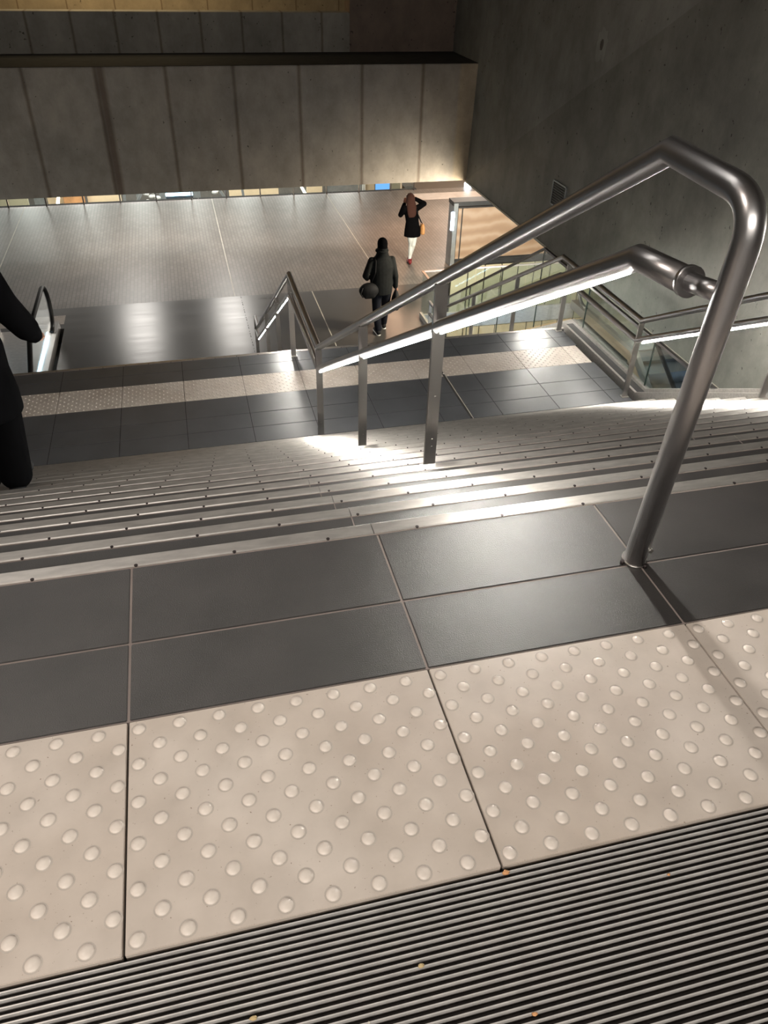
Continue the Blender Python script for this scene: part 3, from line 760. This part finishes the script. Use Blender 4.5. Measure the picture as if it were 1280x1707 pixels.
def hand(bm, wrist, d, side, curl=.5, s=1.0):
    """wrist point, direction of the hand d, side = direction of the thumb"""
    w = Vector(wrist); d = Vector(d).normalized(); th = Vector(side); th = (th - d * th.dot(d)).normalized(); nm = d.cross(th).normalized()
    for k in range(4): capsule(bm, w + th * (.024 - .014 * k) * s, w + d * .085 * s + th * (.030 - .019 * k) * s, .015 * s, .0125 * s, seg=8)
    for k, L in enumerate((.072, .080, .074, .058)):
        b0 = w + d * .088 * s + th * (.030 - .019 * k) * s
        d1 = (d * math.cos(curl * .6) + nm * math.sin(curl * .6)).normalized(); d2 = (d * math.cos(curl * 1.6) + nm * math.sin(curl * 1.6)).normalized()
        p1 = b0 + d1 * L * .5 * s; p2 = p1 + d2 * L * .5 * s
        capsule(bm, b0, p1, .0088 * s, .0082 * s, seg=8); capsule(bm, p1, p2, .0082 * s, .0072 * s, seg=8)
    t0 = w + d * .025 * s + th * .030 * s; t1 = t0 + (d * .6 + th * .7).normalized() * .040 * s; t2 = t1 + (d * .9 + th * .2 + nm * .3).normalized() * .030 * s
    capsule(bm, t0, t1, .013 * s, .010 * s, seg=8); capsule(bm, t1, t2, .010 * s, .008 * s, seg=8)
def head(bm, c, s=1.0, yaw=0.0, tilt=0.0):
    """c = centre of skull; face towards +y"""
    R = Matrix.Rotation(yaw, 3, 'Z') @ Matrix.Rotation(tilt, 3, 'X'); c = Vector(c)
    def q(v): return c + R @ (Vector(v) * s)
    ball(bm, q((0, -.010, .015)), .098 * s, 18, (.80, .98, 1.0), rot=R)
    ball(bm, q((0, .030, -.045)), .070 * s, 14, (.82, .85, 1.1), rot=R)
    ball(bm, q((0, .058, -.085)), .030 * s, 10, (1.1, .8, .8), rot=R)                  # chin
    capsule(bm, q((0, .090, .012)), q((0, .112, -.026)), .009 * s, .014 * s, seg=8)      # nose
    for sx in (-1, 1):
        ball(bm, q((sx * .078, -.004, -.008)), .024 * s, 10, (.4, .8, 1.2), rot=R)       # ears
        ball(bm, q((sx * .032, .080, .014)), .013 * s, 8, (1.3, .7, .8), rot=R)          # eyes
        capsule(bm, q((sx * .018, .091, .032)), q((sx * .048, .080, .034)), .007 * s, .006 * s, seg=8)
    capsule(bm, q((-.022, .088, -.056)), q((.022, .088, -.056)), .0075 * s, .0075 * s, seg=8)   # mouth
    return q

def person(t, P, fem=False, s=1.0):
    """body from a dictionary of joints"""
    bm = new(); g = P
    w = .88 if fem else 1.0
    hips, chest, neck, hd = Vector(g['hips']), Vector(g['chest']), Vector(g['neck']), Vector(g['head'])
    loft(bm, [(hips.x, hips.y, hips.z - .10, .13 * w, .10), (hips.x, hips.y, hips.z, .165, .12), (hips.x * .5 + chest.x * .5, (hips.y + chest.y) / 2, (hips.z + chest.z) / 2 - .04, .135 * w, .10),
              (chest.x, chest.y, chest.z, .165 * w, .12), (chest.x, chest.y, chest.z + .12, .16 * w, .10), (neck.x, neck.y, neck.z, .06, .06)])
    capsule(bm, neck - Vector((0, 0, .04)), hd - Vector((0, .01, .07)), .055 * w, .05 * w)
    head(bm, hd, s=1.0 if not fem else .95, yaw=g.get('yaw', 0), tilt=g.get('tilt', 0))
    for sd in 'lr':
        chain(bm, [g['hip_' + sd], g['knee_' + sd], g['ankle_' + sd]], [.082 * w, .055 * w, .036 * w])
        a = Vector(g['ankle_' + sd]); f = Vector(g.get('toe_' + sd, a + Vector((0, .17, -.06))))
        capsule(bm, a + Vector((0, -.02, -.035)), f, .033, .026)
        chain(bm, [g['sh_' + sd], g['el_' + sd], g['wr_' + sd]], [.050 * w, .038 * w, .026 * w])
        wr, el = Vector(g['wr_' + sd]), Vector(g['el_' + sd])
        hand(bm, wr, Vector(g.get('hd_' + sd, wr - el)), g.get('th_' + sd, (0, 1, 0)), g.get('curl_' + sd, .7), .95 if fem else 1.0)
        capsule(bm, chest + Vector((0, 0, .12)), g['sh_' + sd], .06, .052 * w)
    return solid('body', bm, 'skin', t, .008, 2)
def shoes(t, P, m, sole=True, heel=0.0):
    for sd in 'lr':
        a = Vector(P['ankle_' + sd]); f = Vector(P.get('toe_' + sd, a + Vector((0, .17, -.06))))
        bm = new(); hb = a + Vector((0, -.045, -.045))
        capsule(bm, a + Vector((0, -.01, -.01)), hb, .046, .042); capsule(bm, hb, f, .042, .036); capsule(bm, f, f + (f - hb).normalized() * .03, .037, .030)
        if heel: capsule(bm, hb, hb - Vector((0, .01, heel)), .02, .012)
        sh = solid('shoe', bm, m, t, .008, 2)
        if sole:
            bm = new(); base = [hb + Vector((0, -.03, -.045)), f + Vector((0, .06, -.037))]
            capsule(bm, base[0] + Vector((0, .03, 0)), base[1] - Vector((0, .03, 0)), .042, .042)
            for v in bm.verts: v.co.z = base[0].z + (v.co.z - base[0].z) * .35
            obj('sole', bm, 'sole', sh)

# --- man on the stairs, partly out of frame at left
t = thing('person', 'person in long black coat and black trousers walking down the upper stairs', 'person', (-1.15, 4.02, -9 * R_), 0)
P = dict(hips=(-.08, 0, .92), chest=(-.09, .02, 1.27), neck=(-.09, .03, 1.50), head=(-.09, .06, 1.64),
         hip_r=(.03, 0, .88), knee_r=(.035, .02, .48), ankle_r=(.02, -.02, .085), toe_r=(.045, .155, .036),
         hip_l=(-.19, 0, .88), knee_l=(-.21, .18, .44), ankle_l=(-.22, .22, .085 - R_), toe_l=(-.22, .385, .036 - R_),
         sh_r=(.10, .02, 1.40), el_r=(.215, -.05, 1.12), wr_r=(.275, .04, .95), hd_r=(.15, .5, -.85), th_r=(-.6, .6, 0), curl_r=.9,
         sh_l=(-.28, .02, 1.40), el_l=(-.37, -.05, 1.13), wr_l=(-.38, .08, .93), curl_l=.8)
person(t, P)
bm = new(); loft(bm, [(-.09, 0, .50, .255, .20), (-.09, 0, .62, .255, .19), (-.09, 0, .90, .225, .165), (-.09, .01, 1.10, .205, .155), (-.09, .02, 1.30, .225, .16), (-.09, .02, 1.42, .19, .13), (-.09, .03, 1.51, .09, .09), (-.09, .03, 1.56, .075, .08)])
for sd in 'lr': chain(bm, [P['sh_' + sd], P['el_' + sd], P['wr_' + sd]], [.088, .078, .068])
for sd in 'lr': capsule(bm, P['wr_' + sd], Vector(P['wr_' + sd]) + Vector((.02, .03, -.05)), .06, .05)
solid('coat', bm, 'coat', t)
bm = new()
for sd in 'lr': chain(bm, [P['hip_' + sd], P['knee_' + sd], Vector(P['ankle_' + sd]) + Vector((0, 0, .02))], [.125, .105, .092])
solid('trousers', bm, 'coat', t)
shoes(t, P, 'blackleather', sole=False)
bm = new(); ball(bm, (-.09, .04, 1.675), .108, 16, (.84, 1, 1)); 
for v in list(bm.verts):
    if v.co.z < 1.64 and v.co.y > .07: v.co.y = .07
solid('hair', bm, 'darkhair', t)

# --- man with two bags
bx, by = 3.42, 13.5
t = thing('person', 'person in black knit cap and dark jacket carrying two bags at the stair foot', 'person', (bx, by, L2), 0)
P = dict(hips=(0, 0, .93), chest=(-.01, .02, 1.29), neck=(-.005, .02, 1.52), head=(0, .035, 1.665),
         hip_l=(-.095, 0, .90), knee_l=(-.09, .03, .49), ankle_l=(-.065, -.04, .09), toe_l=(-.085, .125, .036),
         hip_r=(.095, 0, .90), knee_r=(.115, .15, .50), ankle_r=(.11, .24, .09), toe_r=(.14, .40, .036),
         sh_l=(-.20, .02, 1.42), el_l=(-.325, -.05, 1.17), wr_l=(-.26, .12, 1.06), hd_l=(.2, .8, .1), curl_l=1.2,
         sh_r=(.185, .02, 1.42), el_r=(.245, -.03, 1.13), wr_r=(.275, .05, .90), hd_r=(.05, .25, -.95), curl_r=1.5)
person(t, P)
bm = new(); loft(bm, [(-.01, 0, .80, .205, .15), (-.01, 0, .95, .215, .16), (-.01, .01, 1.15, .215, .155), (-.01, .02, 1.32, .235, .155), (-.01, .02, 1.43, .20, .13), (0, .02, 1.50, .13, .105), (0, .01, 1.58, .10, .105), (0, .01, 1.66, .098, .112)])
for sd in 'lr': chain(bm, [P['sh_' + sd], P['el_' + sd], P['wr_' + sd]], [.068, .062, .052])
solid('jacket', bm, 'jacket', t)
bm = new(); tube(bm, [(-.01 + .10 * math.cos(a), .01 + .095 * math.sin(a), 1.60) for a in [2 * PI * k / 16 for k in range(17)]], .028, 8); solid('collar', bm, 'jacket', t)
bm = new()
for sd in 'lr': chain(bm, [P['hip_' + sd], P['knee_' + sd], Vector(P['ankle_' + sd]) + Vector((0, 0, .02))], [.108, .082, .068])
solid('trousers', bm, 'navy', t)
shoes(t, P, 'blackleather', sole=True)
bm = new(); loft(bm, [(0, .0, 1.61, .085, .098), (0, .01, 1.65, .090, .105), (0, .02, 1.685, .092, .107), (0, .018, 1.72, .094, .107), (0, .016, 1.77, .088, .098), (0, .014, 1.81, .062, .07), (0, .012, 1.832, .02, .02)]); solid('cap', bm, 'coat', t, .01)
tb = thing('duffle_bag', 'round black duffle bag slung at left hip of the person in the cap', 'bag', (bx - .27, by - .10, L2 + .93))
bm = new(); ball(bm, (0, 0, -.02), .2, 18, (.96, .62, .72)); box(bm, -.12, .12, -.10, .10, -.16, .06, 0, .03); solid('bag_body', bm, 'blackleather', tb, .012)
bm = new(); tube(bm, [(-.14, -.12, .08), (-.19, -.14, -.02), (-.14, -.12, -.10)], .012, 8); obj('end_handle', bm, 'blackleather', tb)
bm = new(); tube(bm, fillet([(.04, -.02, .13), (.10, -.07, .34), (.12, -.01, .53), (.12, .18, .53), (.16, .24, .30)], .05), .014, 8); obj('strap', bm, 'blackleather', tb)
tb = thing('hand_bag', 'slim black bag hanging from right hand of the person in the cap', 'bag', (bx + .275, by + .0, L2 + .66))
bm = new(); loft(bm, [(0, 0, -.18, .06, .12), (0, 0, -.12, .08, .15), (0, 0, 0, .075, .13), (0, 0, .12, .045, .07), (0, 0, .19, .02, .03)]); solid('bag_body', bm, 'blackleather', tb, .01)
bm = new(); tube(bm, [(0, .03, .13), (0, .02, .22), (0, -.02, .22), (0, -.03, .13)], .008, 8); obj('handle', bm, 'blackleather', tb)

# --- woman with raised arms
wx, wy = 4.99, 17.05
t = thing('person', 'person with long auburn hair, black coat and white trousers holding hands to the face', 'person', (wx, wy, L2), 0)
P = dict(hips=(.015, 0, .86), chest=(-.01, .03, 1.14), neck=(-.02, .05, 1.34), head=(-.045, .08, 1.475), tilt=-.1, yaw=-.3,
         hip_l=(-.06, 0, .84), knee_l=(.02, .06, .47), ankle_l=(-.01, .02, .11), toe_l=(-.01, .15, .034),
         hip_r=(.09, 0, .84), knee_r=(.06, .02, .46), ankle_r=(.045, .20, .11), toe_r=(.055, .33, .034),
         sh_l=(-.165, .03, 1.27), el_l=(-.235, .14, 1.10), wr_l=(-.14, .20, 1.31), hd_l=(.2, .1, 1), th_l=(1, 0, .3), curl_l=.6,
         sh_r=(.13, .03, 1.27), el_r=(.30, .10, 1.33), wr_r=(.11, .20, 1.42), hd_r=(-.9, -.1, .35), th_r=(0, 0, 1), curl_r=.7)
person(t, P, fem=True)
bm = new(); loft(bm, [(.02, 0, .66, .195, .15), (.02, 0, .80, .185, .145), (.01, .01, .98, .15, .12), (-.01, .03, 1.14, .16, .13), (-.015, .03, 1.27, .15, .105), (-.02, .05, 1.35, .07, .07)])
for sd in 'lr': chain(bm, [P['sh_' + sd], P['el_' + sd], P['wr_' + sd]], [.068, .058, .045])
solid('coat', bm, 'coat', t, .01)
bm = new()
for sd in 'lr': chain(bm, [P['hip_' + sd], P['knee_' + sd], Vector(P['ankle_' + sd])], [.085, .060, .038])
solid('trousers', bm, 'whitecloth', t, .01)
shoes(t, P, 'redshoe', sole=False, heel=.05)
bm = new(); loft(bm, [(-.03, -.085, 1.10, .075, .02), (-.03, -.075, 1.18, .105, .035), (-.035, -.04, 1.32, .115, .06), (-.045, .025, 1.44, .10, .085), (-.045, .05, 1.52, .093, .10), (-.045, .06, 1.57, .06, .07), (-.045, .065, 1.59, .02, .02)]); solid('hair', bm, 'hair', t, .01)
tb = thing('shoulder_bag', 'tan leather shoulder bag at right hip of the person with auburn hair', 'bag', (wx + .245, wy - .02, L2 + .83))
bm = new(); loft(bm, [(0, 0, -.13, .05, .09), (0, 0, -.10, .06, .115), (0, 0, .03, .055, .105), (0, 0, .10, .035, .07)]); solid('bag_body', bm, 'tanleather', tb, .01)
bm = new(); tube(bm, [(0, -.04, .08), (-.10, -.10, .25), (-.17, -.085, .40), (-.22, .02, .50), (-.15, .15, .38), (0, .06, .08)], .009, 8); obj('strap', bm, 'blackleather', tb)
